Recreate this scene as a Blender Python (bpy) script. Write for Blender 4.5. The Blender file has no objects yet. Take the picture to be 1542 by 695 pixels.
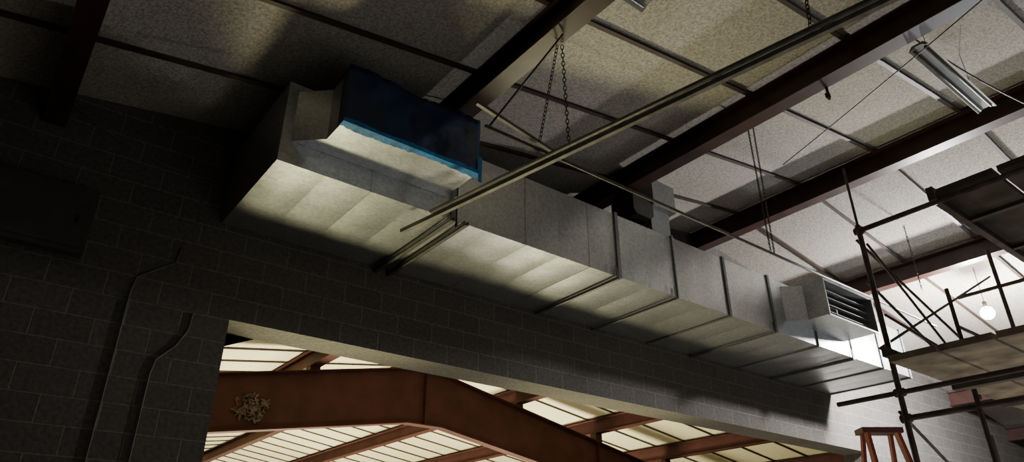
import bpy, bmesh, math, random
from mathutils import Vector, Matrix
random.seed(4)
CZ=1.6
C=bpy.context.scene.collection
def V(x,y,z): return Vector((x,y,z+CZ))
RX=8.2; ZR=4.95; SL=0.15
def zc(x): return ZR-SL*abs(x-RX)     # ceiling height (relative to eye level)

# ---------------- materials ----------------
def nodes(name):
    m=bpy.data.materials.new(name); m.use_nodes=True
    nt=m.node_tree; b=nt.nodes['Principled BSDF']
    return m,nt,b
def simple(name,col,rough=.6,metal=0,noise=.25,nscale=8,bump=0.1,spec=.5,bscale=5,bdist=.01):
    m,nt,b=nodes(name)
    tc=nt.nodes.new('ShaderNodeTexCoord'); n=nt.nodes.new('ShaderNodeTexNoise')
    n.inputs['Scale'].default_value=nscale; n.inputs['Detail'].default_value=6
    nt.links.new(tc.outputs['Object'],n.inputs['Vector'])
    r=nt.nodes.new('ShaderNodeValToRGB')
    r.color_ramp.elements[0].position=.3; r.color_ramp.elements[1].position=.7
    r.color_ramp.elements[0].color=[c*(1-noise) for c in col]+[1]
    r.color_ramp.elements[1].color=[min(1,c*(1+noise)) for c in col]+[1]
    nt.links.new(n.outputs['Fac'],r.inputs['Fac']); nt.links.new(r.outputs['Color'],b.inputs['Base Color'])
    b.inputs['Roughness'].default_value=rough; b.inputs['Metallic'].default_value=metal
    b.inputs['Specular IOR Level'].default_value=spec
    if bump:
        n2=nt.nodes.new('ShaderNodeTexNoise'); n2.inputs['Scale'].default_value=nscale*bscale
        nt.links.new(tc.outputs['Object'],n2.inputs['Vector'])
        bp=nt.nodes.new('ShaderNodeBump'); bp.inputs['Strength'].default_value=bump; bp.inputs['Distance'].default_value=bdist
        nt.links.new(n2.outputs['Fac'],bp.inputs['Height']); nt.links.new(bp.outputs['Normal'],b.inputs['Normal'])
    return m
def ceiling_mat(name,lo,hi,blot=.5,bump=.8):
    m,nt,b=nodes(name)
    tc=nt.nodes.new('ShaderNodeTexCoord')
    n=nt.nodes.new('ShaderNodeTexNoise'); n.inputs['Scale'].default_value=40; n.inputs['Detail'].default_value=5; n.inputs['Roughness'].default_value=.8
    n2=nt.nodes.new('ShaderNodeTexNoise'); n2.inputs['Scale'].default_value=.9; n2.inputs['Detail'].default_value=3
    for q in (n,n2): nt.links.new(tc.outputs['Object'],q.inputs['Vector'])
    r=nt.nodes.new('ShaderNodeValToRGB')
    r.color_ramp.elements[0].position=.38; r.color_ramp.elements[1].position=.62
    r.color_ramp.elements[0].color=(*lo,1); r.color_ramp.elements[1].color=(*hi,1)
    nt.links.new(n.outputs['Fac'],r.inputs['Fac'])
    mx=nt.nodes.new('ShaderNodeMix'); mx.data_type='RGBA'; mx.blend_type='MULTIPLY'; mx.inputs['Factor'].default_value=blot
    nt.links.new(r.outputs['Color'],mx.inputs['A'])
    r2=nt.nodes.new('ShaderNodeValToRGB'); r2.color_ramp.elements[0].position=.35; r2.color_ramp.elements[1].position=.65
    r2.color_ramp.elements[0].color=(.65,.63,.6,1); r2.color_ramp.elements[1].color=(1,1,1,1)
    nt.links.new(n2.outputs['Fac'],r2.inputs['Fac']); nt.links.new(r2.outputs['Color'],mx.inputs['B'])
    nt.links.new(mx.outputs['Result'],b.inputs['Base Color'])
    b.inputs['Roughness'].default_value=.95; b.inputs['Specular IOR Level'].default_value=.1
    bp=nt.nodes.new('ShaderNodeBump'); bp.inputs['Strength'].default_value=bump; bp.inputs['Distance'].default_value=.01
    nt.links.new(n.outputs['Fac'],bp.inputs['Height']); nt.links.new(bp.outputs['Normal'],b.inputs['Normal'])
    return m
def block_mat():
    m,nt,b=nodes('concrete_block')
    tc=nt.nodes.new('ShaderNodeTexCoord'); sp=nt.nodes.new('ShaderNodeSeparateXYZ'); cb=nt.nodes.new('ShaderNodeCombineXYZ')
    ad=nt.nodes.new('ShaderNodeMath'); ad.operation='ADD'
    nt.links.new(tc.outputs['Object'],sp.inputs[0])
    nt.links.new(sp.outputs['X'],ad.inputs[0]); nt.links.new(sp.outputs['Y'],ad.inputs[1])
    nt.links.new(ad.outputs[0],cb.inputs['X']); nt.links.new(sp.outputs['Z'],cb.inputs['Y'])
    br=nt.nodes.new('ShaderNodeTexBrick'); br.inputs['Scale'].default_value=1
    br.inputs['Brick Width'].default_value=.40; br.inputs['Row Height'].default_value=.203
    br.inputs['Mortar Size'].default_value=.007; br.inputs['Mortar Smooth'].default_value=.5
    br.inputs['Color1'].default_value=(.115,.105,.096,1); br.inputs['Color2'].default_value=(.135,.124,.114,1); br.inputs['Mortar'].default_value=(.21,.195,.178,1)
    nt.links.new(cb.outputs[0],br.inputs['Vector'])
    n=nt.nodes.new('ShaderNodeTexNoise'); n.inputs['Scale'].default_value=30; n.inputs['Detail'].default_value=5
    nt.links.new(tc.outputs['Object'],n.inputs['Vector'])
    mx=nt.nodes.new('ShaderNodeMix'); mx.data_type='RGBA'; mx.blend_type='MULTIPLY'; mx.inputs['Factor'].default_value=.6
    nt.links.new(br.outputs['Color'],mx.inputs['A']); 
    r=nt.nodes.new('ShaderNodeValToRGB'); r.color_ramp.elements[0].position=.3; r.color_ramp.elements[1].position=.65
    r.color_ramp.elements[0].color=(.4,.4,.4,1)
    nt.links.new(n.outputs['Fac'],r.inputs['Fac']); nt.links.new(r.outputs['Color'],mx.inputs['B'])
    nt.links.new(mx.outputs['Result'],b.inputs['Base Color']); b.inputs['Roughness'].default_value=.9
    b.inputs['Specular IOR Level'].default_value=.2
    bp=nt.nodes.new('ShaderNodeBump'); bp.inputs['Strength'].default_value=.4; bp.inputs['Distance'].default_value=.008; bp.invert=True
    nt.links.new(br.outputs['Fac'],bp.inputs['Height'])
    bp2=nt.nodes.new('ShaderNodeBump'); bp2.inputs['Strength'].default_value=.4; bp2.inputs['Distance'].default_value=.008
    nt.links.new(n.outputs['Fac'],bp2.inputs['Height']); nt.links.new(bp.outputs['Normal'],bp2.inputs['Normal'])
    nt.links.new(bp2.outputs['Normal'],b.inputs['Normal'])
    return m
def galv_mat(name='galvanized_sheet',lo=.40,hi=.60,metal=.78,rough=.31):
    m,nt,b=nodes(name)
    tc=nt.nodes.new('ShaderNodeTexCoord'); v=nt.nodes.new('ShaderNodeTexVoronoi'); v.inputs['Scale'].default_value=45
    n=nt.nodes.new('ShaderNodeTexNoise'); n.inputs['Scale'].default_value=1.3; n.inputs['Detail'].default_value=3
    nt.links.new(tc.outputs['Object'],v.inputs['Vector']); nt.links.new(tc.outputs['Object'],n.inputs['Vector'])
    mx=nt.nodes.new('ShaderNodeMix'); mx.data_type='FLOAT'; mx.inputs['Factor'].default_value=.65
    sp=nt.nodes.new('ShaderNodeSeparateColor'); nt.links.new(v.outputs['Color'],sp.inputs[0])
    nt.links.new(sp.outputs[0],mx.inputs['A']); nt.links.new(n.outputs['Fac'],mx.inputs['B'])
    r=nt.nodes.new('ShaderNodeValToRGB'); r.color_ramp.elements[0].position=.25; r.color_ramp.elements[1].position=.75
    r.color_ramp.elements[0].color=(lo*.97,lo,lo*1.01,1); r.color_ramp.elements[1].color=(hi*.97,hi,hi*1.01,1)
    nt.links.new(mx.outputs['Result'],r.inputs['Fac']); nt.links.new(r.outputs['Color'],b.inputs['Base Color'])
    b.inputs['Metallic'].default_value=metal; b.inputs['Roughness'].default_value=rough
    bp=nt.nodes.new('ShaderNodeBump'); bp.inputs['Strength'].default_value=.4; bp.inputs['Distance'].default_value=.03
    nt.links.new(n.outputs['Fac'],bp.inputs['Height']); nt.links.new(bp.outputs['Normal'],b.inputs['Normal'])
    return m
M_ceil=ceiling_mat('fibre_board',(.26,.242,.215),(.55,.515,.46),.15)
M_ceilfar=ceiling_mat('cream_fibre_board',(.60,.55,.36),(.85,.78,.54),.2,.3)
M_block=block_mat(); M_galv=galv_mat()
M_galvd=galv_mat('galvanized_flange',.12,.20,.5,.45)
M_galvm=galv_mat('galvanized_dull',.20,.30,.5,.45)
M_red=simple('red_oxide_paint',(.050,.020,.017),.36,0,.3,5,.04,.45)
M_redfar=simple('red_oxide_paint_far',(.066,.024,.020),.65,0,.25,2,.05,.15)
M_pur=simple('dark_tee_steel',(.05,.032,.025),.6)
M_dark=simple('dark_steel',(.035,.032,.03),.5,.3)
M_scaf=simple('scaffold_rusty_tube',(.12,.09,.08),.55,.1,.4,12)
M_strut=simple('cream_painted_strut',(.19,.18,.15),.5,.1,.35,10)
M_strutd=simple('galvanized_strut',(.11,.106,.10),.45,.4,.3,14)
M_wood=simple('plank_wood',(.28,.23,.17),.8,0,.5,6)
M_woodd=simple('dark_plank',(.10,.088,.075),.8,0,.4,6)
M_blue=simple('blue_plastic_film',(.007,.019,.062),.36,0,.25,3,.35,.5,2,.04)
M_tape=simple('blue_tape',(.02,.17,.42),.5,0,.35,9,.5,.3)
M_white=simple('white_enamel',(.30,.30,.29),.45,0,.12,6)
M_orange=simple('orange_fibreglass',(.28,.05,.028),.5,0,.15,8)
M_cap=simple('reddish_moulded_cap',(.12,.035,.028),.5,0,.15,8)
M_floor=simple('concrete_floor',(.20,.19,.17),.85,0,.25,2,.2)
M_nest=simple('torn_insulation',(.10,.075,.06),.95,0,.9,9,.8)
M_cond=simple('galvanized_conduit',(.12,.115,.105),.7,.0)
M_cab=simple('dark_cabinet_paint',(.06,.055,.05),.7,0,.2,6)
M_bulb,nt,b=nodes('glowing_bulb')
b.inputs['Emission Color'].default_value=(1,.93,.78,1); b.inputs['Emission Strength'].default_value=400

# ---------------- helpers ----------------
def mk(name,bm,mat,parent=None,smooth=False):
    me=bpy.data.meshes.new(name); bmesh.ops.recalc_face_normals(bm,faces=bm.faces); bm.to_mesh(me); bm.free()
    if smooth:
        for p in me.polygons: p.use_smooth=True
    o=bpy.data.objects.new(name,me); C.objects.link(o)
    for mm in (mat if isinstance(mat,(list,tuple)) else [mat]): me.materials.append(mm)
    if parent: o.parent=parent
    return o
def addbox(bm,a,b2,mi=0):
    x0,x1=sorted((a[0],b2[0])); y0,y1=sorted((a[1],b2[1])); z0,z1=sorted((a[2],b2[2]))
    vs=[bm.verts.new((x,y,z+CZ)) for x in (x0,x1) for y in (y0,y1) for z in (z0,z1)]
    for f in ((0,1,3,2),(4,6,7,5),(0,4,5,1),(2,3,7,6),(0,2,6,4),(1,5,7,3)):
        fc=bm.faces.new([vs[i] for i in f]); fc.material_index=mi
def addtube(bm,p0,p1,r,n=10):
    p0=V(*p0); p1=V(*p1); d=p1-p0; L=d.length
    if L<1e-6: return
    rot=d.to_track_quat('Z','Y').to_matrix().to_4x4()
    bmesh.ops.create_cone(bm,cap_ends=True,segments=n,radius1=r,radius2=r,depth=L,matrix=Matrix.Translation((p0+p1)/2)@rot)
def addbar(bm,p0,p1,w,h,up=(0,0,1)):
    p0=V(*p0); p1=V(*p1); d=(p1-p0).normalized(); u=Vector(up); s=d.cross(u).normalized(); u=s.cross(d).normalized()
    vs=[]
    for p in (p0,p1):
        for a,b3 in ((-1,-1),(1,-1),(1,1),(-1,1)): vs.append(bm.verts.new(p+s*a*w/2+u*b3*h/2))
    for f in ((0,1,2,3),(4,7,6,5),(0,4,5,1),(1,5,6,2),(2,6,7,3),(3,7,4,0)): bm.faces.new([vs[i] for i in f])
def addprism(bm,pts,axis_vec,off=(0,0,0)):
    a=[bm.verts.new(V(*p)+Vector(off)) for p in pts]; b2=[bm.verts.new(v.co+Vector(axis_vec)) for v in a]
    bm.faces.new(a); bm.faces.new(b2[::-1]); n=len(a)
    for i in range(n): bm.faces.new((a[i],b2[i],b2[(i+1)%n],a[(i+1)%n]))
def meta(o,label,cat,group=None,kind=None):
    o['label']=label; o['category']=cat
    if group: o['group']=group
    if kind: o['kind']=kind
    return o
def empty(name,loc,label,cat,group=None):
    o=bpy.data.objects.new(name,None); C.objects.link(o); o.location=V(*loc); o.empty_display_size=.1
    bpy.context.view_layer.update()
    return meta(o,label,cat,group)
def part(name,bm,mat,par,smooth=False,label=None):
    o=mk(name,bm,mat,None,smooth); o.parent=par
    o.matrix_parent_inverse=Matrix.Translation(-par.location)
    if label: o['label']=label
    return o
def struct(o): o['kind']='structure'; return o

# ---------------- room shell ----------------
X0,X1=-6,22; YS,YN,YF=-8,6,42
bm=bmesh.new(); addbox(bm,(X0-.4,YS-.4,-1.8),(X1+.4,YF+.4,-1.6)); struct(mk('floor',bm,M_floor))
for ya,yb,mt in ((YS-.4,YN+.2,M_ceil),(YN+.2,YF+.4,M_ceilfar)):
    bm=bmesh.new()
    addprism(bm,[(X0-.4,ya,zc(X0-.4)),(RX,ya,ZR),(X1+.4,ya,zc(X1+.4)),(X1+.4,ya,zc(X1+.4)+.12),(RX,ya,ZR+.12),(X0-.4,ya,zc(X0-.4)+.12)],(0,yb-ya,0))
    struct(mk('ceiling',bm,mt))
OX0,OX1,OZ=1.58,12.2,2.06
bm=bmesh.new()
def slab(pts,y,t): addprism(bm,[(p[0],y,p[1]) for p in pts],(0,t,0))
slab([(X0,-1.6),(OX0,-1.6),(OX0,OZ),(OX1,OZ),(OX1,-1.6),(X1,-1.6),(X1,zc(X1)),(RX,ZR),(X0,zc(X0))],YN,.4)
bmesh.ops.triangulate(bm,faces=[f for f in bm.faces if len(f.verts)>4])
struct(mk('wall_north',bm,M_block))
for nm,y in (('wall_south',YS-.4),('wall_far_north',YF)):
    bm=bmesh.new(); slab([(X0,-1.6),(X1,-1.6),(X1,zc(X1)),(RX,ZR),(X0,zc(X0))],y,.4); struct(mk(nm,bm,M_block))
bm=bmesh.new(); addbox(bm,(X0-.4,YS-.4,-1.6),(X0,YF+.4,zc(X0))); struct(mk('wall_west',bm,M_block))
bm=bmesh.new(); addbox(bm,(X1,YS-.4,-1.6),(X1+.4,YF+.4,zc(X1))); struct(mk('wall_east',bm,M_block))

def tee(y,g,lab,ww=.042):
    bm=bmesh.new()
    for s in (-1,1):
        xe=X0 if s<0 else X1
        for (w,z0,z1) in ((ww,.042,.034),(.014,.034,0)):
            pts=[(RX,y-w/2,ZR-z0),(RX,y-w/2,ZR-z1),(xe,y-w/2,zc(xe)-z1),(xe,y-w/2,zc(xe)-z0)]
            addprism(bm,pts,(0,w,0))
    meta(mk('ceiling_tee_strip',bm,M_pur),lab,'ceiling strip',g)
y=5.12
while y>YS:
    tee(y,'tee strips of the block-walled hall','dark steel tee strip between textured ceiling boards'); y-=1.03
y=6.9
while y<34:
    tee(y,'tee strips of the bright hall','thin dark tee strip across cream ceiling boards beyond the opening',.028); y+=1.03

def ibeam(x,y0,y1,dep,mat,lab,grp,w=.17):
    bm=bmesh.new(); zt=zc(x)-.045; zb=zt-dep; t=.016
    if abs(x-RX)>1: zt-=w/2*SL
    addbox(bm,(x-w/2,y0,zb),(x+w/2,y1,zb+t)); addbox(bm,(x-w/2,y0,zt-t),(x+w/2,y1,zt)); addbox(bm,(x-.006,y0,zb+t),(x+.006,y1,zt-t))
    meta(mk('steel_beam',bm,mat),lab,'beam',grp)
BX=(-2.75,-.08,2.82,5.5,8.2,10.9,13.6,16.3,19)
for x in BX:
    if x!=13.6: ibeam(x,YS,YN,.29,M_red,'dark red painted steel beam under sloped ceiling, meeting the block wall','ceiling beams of the block-walled hall')
    ibeam(x,YN+.4,YF,.38,M_redfar,'red painted steel beam under bright cream ceiling boards','ceiling beams of the bright hall',.23)
def frame(y):
    E=empty('gable_rafter',(RX,y,-1.6),'deep red oxide steel gable rafter with a shallow peak','roof rafter')
    xa,xb=X0+.02,X1-.02
    def top(x):
        d=abs(x-RX); return 4.49-.20*max(0,d-.35)
    def bot(x):
        d=abs(x-RX); return 3.25-.17*max(0,d-.45)
    bm=bmesh.new()
    xs=sorted([xa,xb,RX-.35,RX+.35,RX-.45,RX+.45])
    addprism(bm,[(x,y,bot(x)) for x in xs]+[(x,y,top(x)) for x in xs[::-1]],(0,.014,0))
    bmesh.ops.triangulate(bm,faces=[f for f in bm.faces if len(f.verts)>4])
    part('web',bm,M_redfar,E)
    for fn in (top,bot):
        bm=bmesh.new()
        addprism(bm,[(x,y-.12,fn(x)) for x in xs]+[(x,y-.12,fn(x)+.025) for x in xs[::-1]],(0,.25,0))
        bmesh.ops.triangulate(bm,faces=[f for f in bm.faces if len(f.verts)>4])
        part('flange',bm,M_redfar,E)
    for x in (RX-5.4,RX,RX+5.4):
        bm=bmesh.new(); addbox(bm,(x-.01,y-.11,bot(x)+.025),(x+.01,y,top(x))); part('stiffener_plate',bm,M_redfar,E)
    for x in BX:
        zb=zc(x)-.43
        if zb-top(x)>.03:
            bm=bmesh.new(); addbox(bm,(x-.11,y-.115,top(x)+.0),(x+.11,y+.115,zb)); part('beam_seat',bm,M_redfar,E)
    for x in (xa+.15,xb-.15):
        bm=bmesh.new(); addbox(bm,(x-.14,y-.1,-1.6),(x+.14,y+.1,bot(x))); part('column',bm,M_redfar,E)
frame(13.85)

bm=bmesh.new()
for i in range(130):
    a=random.uniform(0,6.28); r=random.uniform(0,.30)
    p=Vector((4.35+r*math.cos(a)*1.2,13.825-random.uniform(0,.02),3.12+CZ+r*math.sin(a)*.85))
    bmesh.ops.create_icosphere(bm,subdivisions=1,radius=random.uniform(.015,.045),matrix=Matrix.Translation(p)@Matrix.Rotation(random.uniform(0,3),4,'Y')@Matrix.Diagonal((random.uniform(.8,3.2),.45,random.uniform(.3,.9),1)))
meta(mk('torn_insulation_clump',bm,M_nest),'ragged tan and black insulation clump stuck on red rafter web','insulation')

# ---------------- main duct ----------------
DY0,DY1,DB,DT=4.67,5.995,2.92,3.67
DUCT=empty('air_duct',(1.35,5.3,2.92),'long rectangular galvanized sheet metal duct along block wall','duct')
joints=[1.35,2.95,5.05,5.98,6.93,7.87,8.85,9.75,10.6,11.45]
def bowed(bm,x0,x1,nsub):
    dx=(x1-x0)/nsub
    for s in range(nsub):
        a=x0+s*dx; nx,ny=8,8
        amp=random.uniform(.008,.014); ampf=random.uniform(.002,.005)
        for face in ('b','f'):
            g=[[None]*(ny+1) for _ in range(nx+1)]
            for i in range(nx+1):
                for j in range(ny+1):
                    u=i/nx; v=j/ny; h=math.sin(math.pi*u)*math.sin(math.pi*v)
                    if face=='b': co=(a+u*dx,DY0+v*(DY1-DY0),DB+CZ-h*amp)
                    else: co=(a+u*dx,DY0-h*ampf,DB+v*(DT-DB)+CZ)
                    g[i][j]=bm.verts.new(co)
            for i in range(nx):
                for j in range(ny):
                    f=bm.faces.new((g[i][j],g[i+1][j],g[i+1][j+1],g[i][j+1])); f.smooth=True
        if s>0 and s%2==0:   # raised lock seam between sheets
            addbox(bm,(a-.003,DY0-.003,DB-.003),(a+.003,DY1,DB+.001)); addbox(bm,(a-.002,DY0-.003,DB-.003),(a+.002,DY0+.001,DT))
    for q in (((x0,DY0,DT),(x1,DY0,DT),(x1,DY1,DT),(x0,DY1,DT)),((x0,DY1,DB),(x1,DY1,DB),(x1,DY1,DT),(x0,DY1,DT))):
        bm.faces.new([bm.verts.new(V(*p)) for p in q])
for a,b2 in zip(joints[:-1],joints[1:]):
    bm=bmesh.new(); bowed(bm,a,b2,max(2,round((b2-a)/.42)))
    if a==1.35 or b2==11.45:
        xx=a if a==1.35 else b2
        bm.faces.new([bm.verts.new(V(*p)) for p in ((xx,DY0,DB),(xx,DY1,DB),(xx,DY1,DT),(xx,DY0,DT))])
    part('duct_section',bm,M_galv,DUCT)
for i,x in enumerate(joints[1:-1]+[11.43]):
    light=x in (5.98,8.85,9.75)
    bm=bmesh.new(); w=.010 if light else .022; p=.02
    addbox(bm,(x-w,DY0-p,DB-p),(x+w,DY0+.002,DT+p)); addbox(bm,(x-w,DY0,DB-p),(x+w,DY1,DB+.002)); addbox(bm,(x-w,DY0,DT-.002),(x+w,DY1,DT+p))
    part('duct_flange',bm,M_galvm if light else M_galvd,DUCT)
def branch(x,cover):
    zb,zt=3.12,3.60; yo=4.17
    plan=[(x-.21,DY0-.005),(x,DY0-.2),(x,yo),(x+1.22,yo),(x+1.22,DY0-.005)]
    bm=bmesh.new()
    t=[bm.verts.new(V(px,py,zt)) for px,py in plan]; bo=[bm.verts.new(V(px,py,zb)) for px,py in plan]
    bm.faces.new(t); bm.faces.new(bo[::-1])
    for i in (0,1,3): bm.faces.new((t[i],bo[i],bo[i+1],t[i+1]))
    o=part('duct_outlet',bm,[M_galv,M_galvd],DUCT)
    sm=o.modifiers.new('s','SOLIDIFY'); sm.thickness=.008; sm.offset=-1; sm.material_offset=1  # inner faces take darker sheet: shade of the opening put into colour
    if cover:
        bm=bmesh.new(); n=36; m=10; g=[]
        for i in range(n+1):
            row=[]
            for j in range(m+1):
                u=i/n; v=j/m; e=math.sin(math.pi*u)*math.sin(math.pi*v)
                wr=.008*math.sin(11*u+5*v)+.006*math.sin(23*u-9*v+1)+random.uniform(-.002,.002)
                row.append(bm.verts.new(V(x-.012+u*1.244,yo-.012+min(0,-.015+wr)*(e+.25), zb-.012+v*.53+((.018*math.sin(u*9)+random.uniform(0,.02)) if j==m else 0))))
            g.append(row)
        for i in range(n):
            for j in range(m): bm.faces.new((g[i][j],g[i+1][j],g[i+1][j+1],g[i][j+1]))
        for i in range(n):
            a,b3=g[i][m],g[i+1][m]
            c=bm.verts.new(b3.co+Vector((0,.2,-.03))); d=bm.verts.new(a.co+Vector((0,.2,-.03))); bm.faces.new((a,b3,c,d))
        for xx in (0,n):
            for j in range(m):
                a,b3=g[xx][j],g[xx][j+1]; c=bm.verts.new(b3.co+Vector((0,.10,0))); d=bm.verts.new(a.co+Vector((0,.10,0))); bm.faces.new((a,b3,c,d))
        part('plastic_cover',bm,M_blue,DUCT,True,label='dark blue plastic film taped over duct outlet')
        bm=bmesh.new(); k=40; rows=[]
        for i in range(k+1):
            u=i/k; xx=x-.014+u*1.25
            dn=.012+.007*math.sin(u*17)+random.uniform(0,.010); bk=.045+.015*math.sin(u*7)+random.uniform(-.008,.010)
            rows.append([bm.verts.new(V(xx,yo-.034,zb+dn)),bm.verts.new(V(xx,yo-.030,zb-.016)),bm.verts.new(V(xx,yo+bk,zb-.012+random.uniform(-.004,.002)))])
        for i in range(k):
            for j in range(2): bm.faces.new((rows[i][j],rows[i+1][j],rows[i+1][j+1],rows[i][j+1]))
        for i in range(5):
            z0=zb-.10+i*.05; w0=.02+random.uniform(0,.02)
            q=[V(x+1.215-w0*.3,yo-.036,z0),V(x+1.245,yo-.036,z0),V(x+1.245,yo-.036,z0+.052),V(x+1.215-w0*.3,yo-.036,z0+.052)]
            bm.faces.new([bm.verts.new(p) for p in q])
        part('masking_tape',bm,M_tape,DUCT,label='bright blue masking tape strip')
    else:
        bm=bmesh.new()
        for (a,b3) in (((x-.02,yo-.01,zb-.02),(x+1.24,yo+.01,zb)),((x-.02,yo-.01,zt),(x+1.24,yo+.01,zt+.02)),((x-.02,yo-.01,zb),(x,yo+.01,zt)),((x+1.22,yo-.01,zb),(x+1.24,yo+.01,zt))): addbox(bm,a,b3)
        part('outlet_rim',bm,M_galv,DUCT)
        bm=bmesh.new()
        for k in range(4):
            z=zb+.09+k*.10; addbar(bm,(x+.01,yo+.10,z),(x+1.21,yo+.10,z),.05,.005)
        part('damper_blades',bm,M_galvm,DUCT)
branch(1.64,True); branch(8.36,False)
bm=bmesh.new()
addbox(bm,(5.80,4.72,4.08),(6.20,5.4,4.44)); addbox(bm,(5.82,4.80,DT+.022),(6.15,5.3,4.08))
o=mk('duct_riser',bm,M_galvm); meta(o,'small galvanized duct box standing on top of main duct','duct')
bm=bmesh.new(); pts=[]
for (px,pz) in ((-.17,-.10),(-.12,-.15),(.12,-.15),(.17,-.10),(.17,.10),(.12,.15),(-.12,.15),(-.17,.10)): pts.append((5.63+px,4.74,4.02+pz))
addprism(bm,pts,(.0,.35,0)); cc=mk('inlet_collar',bm,M_dark); cc.parent=o; cc['label']='dark chamfered box collar'

def hanger(x,dbl,lab):
    E=empty('duct_hanger',(x,DY0,DB-.05),lab,'duct hanger','trapeze hangers under the duct')
    ex=.10 if dbl else .035; hh=.07 if dbl else .05
    for k in ((-.06,.09) if dbl else (0,)):
        bm=bmesh.new(); xx=x+k; hw=.02 if dbl else .015
        addbox(bm,(xx-hw,DY0-ex,DB-hh),(xx+hw,DY1,DB-hh+.005)); addbox(bm,(xx-hw,DY0-ex,DB-hh),(xx-hw+.004,DY1,DB-.026)); addbox(bm,(xx+hw-.004,DY0-ex,DB-hh),(xx+hw,DY1,DB-.026))
        part('strut_channel',bm,M_strutd if dbl else M_galvm,E)
    bm=bmesh.new()
    if dbl: addtube(bm,(x,DY0-.07,DB-.11),(x,DY0-.07,zc(x)),.009); addtube(bm,(x,DY0-.07,DB-.1),(x,DY0-.07,DB-.071),.014,6)
    else: addbox(bm,(x-.012,DY0-.028,DB-hh),(x+.012,DY0-.023,DB+.10))
    part('threaded_rod' if dbl else 'strap',bm,M_dark,E)
hanger(2.95,True,'pair of galvanized strut channels bolted under duct joint')
for x in (5.0,5.92,7.8,9.7): hanger(x,False,'single galvanized strut channel under duct joint')

# ---------------- long rail, conduit, chains, wires ----------------
E=empty('suspended_rail',(2.55,4.8,2.75),'long cream painted strut rail with pipe, hung below ceiling','rail')
A=Vector((2.56,4.86,2.745)); B=Vector((3.43,.97,2.90)); D=(B-A); B2=A+D*1.8
bm=bmesh.new(); addbar(bm,A,B2,.034,.010); addbar(bm,A+Vector((-.015,0,.016)),B2+Vector((-.015,0,.016)),.004,.032); addbar(bm,A+Vector((.015,0,.016)),B2+Vector((.015,0,.016)),.004,.032)
part('strut_rail',bm,M_strut,E)
bm=bmesh.new(); addtube(bm,A+D*.1+Vector((-.036,0,.042)),B2+Vector((-.036,0,.042)),.018,12); part('pipe',bm,M_strutd,E,True)

def wire(name,pts,r,mat,lab,cat,grp=None):
    bm=bmesh.new(); n=7; P=[V(*p) for p in pts]; R=[]
    d=(P[-1]-P[0]).normalized(); ref=Vector((0,1,0)) if abs(d.y)<.8 else Vector((1,0,0))
    for i,p in enumerate(P):
        t=(P[min(i+1,len(P)-1)]-P[max(i-1,0)]).normalized(); s=t.cross(ref).normalized(); u=s.cross(t).normalized()
        R.append([bm.verts.new(p+(s*math.cos(2*math.pi*k/n)+u*math.sin(2*math.pi*k/n))*r) for k in range(n)])
    for i in range(len(P)-1):
        for k in range(n): bm.faces.new((R[i][k],R[i+1][k],R[i+1][(k+1)%n],R[i][(k+1)%n]))
    bm.faces.new(R[0]); bm.faces.new(R[-1])
    return meta(mk(name,bm,mat,smooth=True),lab,cat,grp)
def sag(p0,p1,d,n=14):
    p0=Vector(p0);p1=Vector(p1); return [tuple(p0.lerp(p1,i/n)-Vector((0,0,d*4*(i/n)*(1-i/n)))) for i in range(n+1)]
bm=bmesh.new(); addtube(bm,(2.38,3.38,2.955),(9.4,3.38,2.955),.014,12)
meta(mk('conduit_pipe',bm,M_strutd,smooth=True),'thin grey steel conduit running parallel to the duct','pipe')
bm=bmesh.new(); addbar(bm,(2.33,3.42,3.16),(3.1,3.4,3.0),.028,.028)
meta(mk('short_strut',bm,M_strutd),'short grey angled strut joining the suspended rail','strut')
def chain(p0,p1,lab,grp='hanging chains',ls=.045):
    bm=bmesh.new(); a=V(*p0); b3=V(*p1); d=b3-a; n=max(3,int(d.length/(ls*.75))); q=d.to_track_quat('X','Z').to_matrix().to_4x4()
    for i in range(n):
        c=a+d*(i+.5)/n; M=Matrix.Translation(c)@q@Matrix.Rotation(math.pi/2*(i%2),4,'X')
        R=[]
        for k in range(10):
            t=2*math.pi*k/10; cx=ls*.5*math.cos(t); cy=ls*.26*math.sin(t); ring=[]
            for m2 in range(4):
                u=2*math.pi*m2/4; rr=.004
                ring.append(bm.verts.new(M@Vector((cx+rr*math.cos(u)*math.cos(t),cy+rr*math.cos(u)*math.sin(t),rr*math.sin(u)))))
            R.append(ring)
        for k in range(10):
            for m2 in range(4): bm.faces.new((R[k][m2],R[(k+1)%10][m2],R[(k+1)%10][(m2+1)%4],R[k][(m2+1)%4]))
    return meta(mk('hanging_chain',bm,M_dark),lab,'chain',grp)
chain((2.87,3.12,3.79),(2.84,3.32,2.99),'dark steel chain from red beam down to rail')
chain((2.90,3.10,3.79),(3.08,3.26,2.98),'dark steel chain from red beam down to rail')
chain((3.30,1.3,zc(3.3)-.05),(3.36,1.42,2.95),'short dark chain holding the cream rail')
wire('brace_wire',[(2.82,3.0,3.785),(2.42,3.38,2.975)],.008,M_dark,'thin dark steel brace rod from ceiling to conduit','wire')
chain((5.86,3.38,zc(5.86)-.05),(5.86,3.38,2.97),'thin dark chain hanging from ceiling to conduit',ls=.032)
chain((5.97,3.38,zc(5.97)-.05),(5.92,3.38,2.97),'thin dark chain hanging from ceiling to conduit',ls=.032)
chain((9.9,3.6,zc(9.9)-.05),(9.9,3.6,3.65),'dark chain hanging beside scaffold')
wire('stay_wire',sag((6.2,3.25,4.05),(4.9,.2,3.95),.02),.0055,M_dark,'thin dark stay wire stretched below ceiling','wire')
wire('power_cable',sag((5.6,1.62,4.42),(8.3,1.2,4.4),.12),.008,M_dark,'dark power cable feeding the tube light','cable')
bm=bmesh.new()
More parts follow.
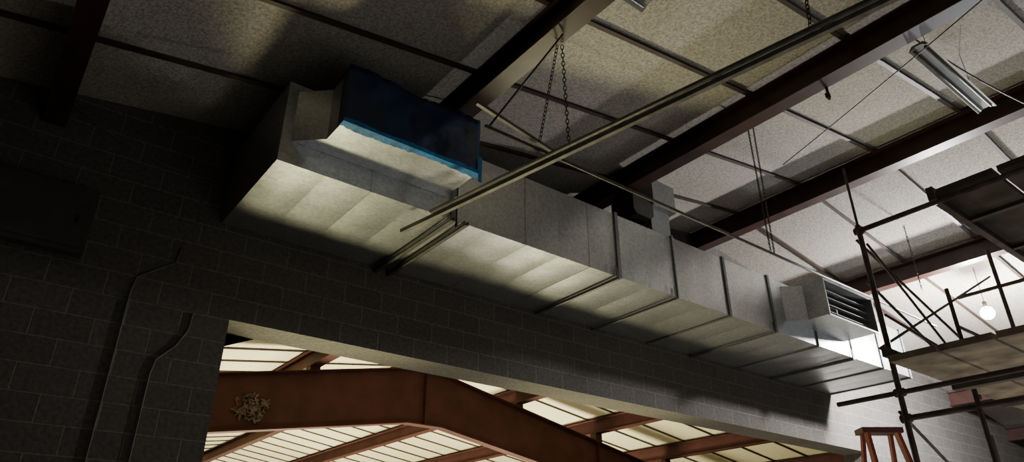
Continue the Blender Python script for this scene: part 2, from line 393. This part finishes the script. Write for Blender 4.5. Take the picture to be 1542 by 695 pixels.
hx,hy,hz=5.58,2.35,zc(5.5)-.335
seq=[(0,0,0),(0,0,-.05),(.02,0,-.09),(.0,0,-.13),(-.035,0,-.12),(-.04,0,-.085)]
for p,q in zip(seq[:-1],seq[1:]): addtube(bm,(hx+p[0],hy+p[1],hz+p[2]),(hx+q[0],hy+q[1],hz+q[2]),.014,8)
meta(mk('beam_hook',bm,M_dark),'small black hook hanging from red beam','hook')

def strip(x0,x1,y,z,lab):
    E=empty('tube_light_fixture',((x0+x1)/2,y,z),lab,'light fixture','unlit strip light fixtures')
    bm=bmesh.new(); addprism(bm,[(x0,y-.085,z),(x0,y-.05,z+.05),(x0,y+.05,z+.05),(x0,y+.085,z),(x0,y+.078,z),(x0,y+.025,z+.028),(x0,y-.025,z+.028),(x0,y-.078,z)],(x1-x0,0,0)); part('housing',bm,M_white,E)
    for s in (-1,1):
        bm=bmesh.new(); addtube(bm,(x0+.03,y+s*.045,z+.008),(x1-.03,y+s*.045,z+.008),.012,12); part('fluorescent_tube',bm,M_strutd,E,True)
    for s in (x0+.25,x1-.25):
        bm=bmesh.new(); addtube(bm,(s,y,z+.05),(s,y,zc(s)),.003,6); part('hanger_cable',bm,M_dark,E)
strip(5.67,7.1,1.55,4.18,'unlit white strip light fixture hung on wires')
strip(1.75,2.98,2.27,3.6,'unlit white strip light fixture hung below red beam')

# ---------------- scaffold ----------------
S=empty('scaffold',(4.45,1.9,-1.6),'rusty steel tube scaffold tower with plank platforms','scaffold')
SX0,SX1,SY0,SY1=4.45,6.95,.4,1.9
def T(p0,p1,nm,r=.018,mat=M_scaf):
    bm=bmesh.new(); addtube(bm,p0,p1,r,10); return part(nm,bm,mat,S,False)
for x in (SX0,SX1):
    for y in (SY0,SY1):
        T((x,y,-1.6),(x,y,2.2 if x==SX0 else 2.75),'scaffold_post')
    T((x,SY0,-1.3),(x,SY1,-1.3),'frame_rung'); T((x,SY0,-.4),(x,SY1,-.4),'frame_rung'); T((x,SY0,.35),(x,SY1,.35),'frame_rung')
    T((x,SY0,.905),(x,SY1,.905),'frame_rung'); T((x,SY0-.4,2.16 if x==SX0 else 2.39),(x,SY1+(.0 if x==SX0 else .35),2.16 if x==SX0 else 2.39),'guard_rail')
    T((x,SY0,1.65),(x,SY1 if x==SX1 else 1.0,1.65),'frame_rung',.014)
T((SX0,SY1,2.15),(SX0,SY1,2.66),'scaffold_post',.009)
T((SX0,SY0-.4,1.06),(SX0,2.3,1.06),'platform_bearer',.016); T((SX1,SY0-.4,1.19),(SX1,2.0,1.19),'platform_bearer',.016)
T((5.69,SY1,1.2),(5.69,SY1,2.05),'scaffold_post',.016)
for y in (SY0,SY1):
    T((SX0,y+.03,2.1),(SX1,y+.03,1.30),'cross_brace',.010); T((SX0,y+.05,1.35),(SX1,y+.05,2.5),'cross_brace',.010)
    T((SX0,y+.03,.95),(SX1,y+.03,-.3),'cross_brace',.010); T((SX0,y+.05,-.35),(SX1,y+.05,.9),'cross_brace',.010)
    T((SX0,y+.03,1.8),(5.69,y+.03,1.32),'cross_brace',.010)
T((SX0,SY1-.03,2.05),(5.69,SY1-.03,1.27),'cross_brace',.009)
T((SX0,SY1-.03,1.55),(SX1,SY1-.03,1.30),'cross_brace',.009)
T((5.69,SY1,1.75),(SX1,SY1,1.75),'guard_rail',.013)
T((SX0,SY1,.2),(SX1,SY1,.2),'guard_rail',.016)
T((5.69,SY1,.95),(5.69,SY1,-.4),'frame_rung',.014)
for yy in (1.6,1.3,1.0,.7): T((SX1,yy,.9),(SX1,yy,-.4),'frame_rung',.012)
T((SX1,SY1,1.3),(SX1,SY0,2.3),'cross_brace',.010)
T((SX0,1.5,1.0),(SX0,1.5,-.4),'frame_rung',.014); T((SX0,.8,1.0),(SX0,.8,-.4),'frame_rung',.014)
for i in range(5):
    y=.42+i*.295
    bm=bmesh.new(); addbox(bm,(SX0-.1+random.uniform(0,.06),y,1.225),(SX1+.1,y+.275,1.265)); part('platform_plank',bm,M_wood,S)
for x in (5.2,6.0,6.7):
    bm=bmesh.new(); addbox(bm,(x,.42,1.19),(x+.06,1.88,1.224)); part('plank_cleat',bm,M_woodd,S)
for i in range(3):
    y=.36+i*.345
    bm=bmesh.new(); addbox(bm,(SX0-.03,y,2.19),(SX1+.1,y+.32,2.23)); part('platform_plank',bm,M_woodd,S,label='dark weathered plank')
for yy in (.35,1.40):
    bm=bmesh.new(); addbox(bm,(SX0-.05,yy-.02,2.16),(SX1+.1,yy+.02,2.25)); part('platform_side_rail',bm,M_scaf,S)
for x in (4.9,5.6,6.3):
    bm=bmesh.new(); addbox(bm,(x,.36,2.165),(x+.04,1.38,2.189)); part('platform_crossbar',bm,M_scaf,S)
bm=bmesh.new(); addbox(bm,(SX0-.1,1.88,1.265),(SX1,1.905,1.33)); part('toe_board',bm,M_woodd,S)
for z in (2.16,1.06,.905,.2):
    bm=bmesh.new(); addtube(bm,(SX0,SY1,z-.022),(SX0,SY1,z+.022),.028,8); addtube(bm,(SX0,SY1-.03,z),(SX0,SY1+.03,z),.026,8); part('coupler_clamp',bm,M_scaf,S)

# ---------------- work lamp ----------------
LX,LY,LZ=11.7,3.46,3.68
Lm=empty('work_lamp',(LX,LY,LZ),'bright bare work lamp hung from ceiling on a cord','lamp')
bm=bmesh.new(); bmesh.ops.create_uvsphere(bm,u_segments=16,v_segments=10,radius=.095,matrix=Matrix.Translation(V(LX,LY,LZ))); part('bulb',bm,M_bulb,Lm,True)
bm=bmesh.new(); addtube(bm,(LX,LY,LZ+.095),(LX,LY,LZ+.18),.03,12); part('socket',bm,M_dark,Lm)
bm=bmesh.new(); addtube(bm,(LX,LY,LZ+.18),(LX,LY,zc(LX)),.006,6); part('cord',bm,M_dark,Lm)
def light(kind,name,loc,e,col,size=.1,rot=None,aim=None,cone=None):
    l=bpy.data.lights.new(name,kind); l.energy=e; l.color=col
    if kind=='AREA': l.size=size
    else: l.shadow_soft_size=size
    o=bpy.data.objects.new(name,l); C.objects.link(o); o.location=V(*loc)
    if rot: o.rotation_euler=rot
    if aim is not None: o.rotation_euler=(V(*aim)-V(*loc)).to_track_quat('-Z','Y').to_euler()
    if cone: l.spot_size=math.radians(cone); l.spot_blend=.8
    return o
light('POINT','work_lamp_light',(LX,LY,LZ-.2),1150,(1,.98,.95),.08)
light('SPOT','work_lamp_light',(LX+.15,LY+.15,LZ-.1),2200,(.95,.97,1),.08,aim=(13.2,6,2.3),cone=110)  # added second source at the lamp, brightens the wall on the right
# added unseen cool spot low on the right, gives highlights on beam flanges
light('SPOT','beam_glint_light',(13.6,2.4,-1.3),600,(.86,.93,1),.40,aim=(10.5,1.2,4.8),cone=90)
# floor flood lights in the hall beyond
light('SPOT','flood_light_low',(2.4,7.3,-.5),620,(1,.93,.52),.4,aim=(2.6,4.9,2.9),cone=52)
light('SPOT','flood_light_low',(6.5,7.4,-.6),480,(1,.93,.54),.4,aim=(6.2,4.8,2.9),cone=74)
light('AREA','flood_light_hall',(5,15.6,-1.2),980,(1,.92,.63),2.0,(math.pi,0,0))
light('AREA','flood_light_hall',(12,15.6,-1.2),980,(1,.92,.63),2.0,(math.pi,0,0))
light('AREA','flood_light_hall_far',(9,24,-1.2),1000,(1,.92,.63),2.5,(math.pi,0,0))
light('AREA','flood_light_hall_far',(9,33,-1.2),800,(1,.92,.63),2.5,(math.pi,0,0))
light('AREA','flood_light_hall_near',(7,9.2,-1.3),110,(1,.92,.72),2.0,(math.radians(180-25),0,0))
# added unseen fill spot from behind the camera, then upward bounce fills
light('SPOT','rear_fill_light',(9,-6.5,1.0),210,(.85,.92,1),.8,aim=(7.8,5,3.6),cone=44)
light('AREA','bounce_fill',(3.5,-3,-1.4),50,(.98,.98,1),5,(math.pi,0,0))  # added area lamp in place of light bounced off the floor
light('AREA','bounce_fill',(5.7,.6,-1.4),22,(1,.95,.88),2,(math.pi,0,0))  # added fill that lightens the plank undersides

# ---------------- step ladder ----------------
La=empty('step_ladder',(6.9,3.2,-1.6),'orange fibreglass step ladder with dull red cap','ladder')
lx,ly=6.85,3.2; zt=1.30
u=Vector((.79,-.613,0)); w=Vector((.613,.79,0))
def L(a,b3,h): p=Vector((lx,ly,0))+u*a+w*b3; return (p.x,p.y,h)
for s in (-1,1):
    bm=bmesh.new(); addbar(bm,L(s*.14,-.05,zt),L(s*.32,-.75,-1.6),.03,.07,(w.x,w.y,0)); part('side_rail',bm,M_orange,La)
    bm=bmesh.new(); addbar(bm,L(s*.13,.06,zt),L(s*.28,.75,-1.6),.03,.05,(w.x,w.y,0)); part('rear_rail',bm,M_orange,La)
bm=bmesh.new(); addbar(bm,L(-.19,0,zt+.02),L(.19,0,zt+.02),.17,.05); part('top_cap',bm,M_cap,La,label='dull red moulded cap')
for k in range(1,9):
    f=k/9.5; h=zt-(zt+1.6)*f; hw=.14+.18*f; bm=bmesh.new(); addbar(bm,L(-hw,-.05-.7*f,h),L(hw,-.05-.7*f,h),.08,.025); part('step',bm,M_cond,La)

# ---------------- wall items ----------------
wire('wall_conduit',[(1.08,5.99,2.6),(1.06,5.99,2.45),(.80,5.99,2.25),(.78,5.99,2.1),(.78,5.99,-1.6)],.008,M_cond,'thin grey conduit with offset bend on block wall','conduit','wall conduits')
wire('wall_conduit',[(1.28,5.99,2.05),(1.27,5.99,1.9),(1.20,5.99,1.75),(1.08,5.99,1.62),(1.06,5.99,1.5),(1.06,5.99,-1.6)],.008,M_cond,'thin grey conduit with offset bend on block wall','conduit','wall conduits')
wire('wall_cable',sag((-.05,5.97,3.62),(1.3,5.97,3.3),.12),.006,M_cond,'loose pale cable draped along top of block wall','cable')
Ex=empty('electrical_cabinet',(-.2,5.99,2.3),'dark steel electrical cabinet mounted on block wall','cabinet')
bm=bmesh.new(); addbox(bm,(-.75,5.90,2.3),(.38,5.998,2.85)); part('cabinet_box',bm,M_cab,Ex)
bm=bmesh.new(); addbox(bm,(-.71,5.888,2.34),(.34,5.90,2.81)); part('cabinet_door',bm,M_cab,Ex)
bm=bmesh.new(); addbox(bm,(.27,5.875,2.54),(.285,5.889,2.60)); part('door_handle',bm,M_dark,Ex)

# ---------------- camera & world ----------------
cam=bpy.data.cameras.new('camera'); co=bpy.data.objects.new('camera',cam); C.objects.link(co)
cam.sensor_width=36; cam.lens=36*1055/1542; cam.clip_start=.05
co.location=(0,0,CZ); co.rotation_euler=(math.radians(117.05),0,math.radians(-37.8))
bpy.context.scene.camera=co
w2=bpy.data.worlds.new('world'); bpy.context.scene.world=w2; w2.use_nodes=True
w2.node_tree.nodes['Background'].inputs['Color'].default_value=(.02,.02,.022,1); w2.node_tree.nodes['Background'].inputs['Strength'].default_value=.5
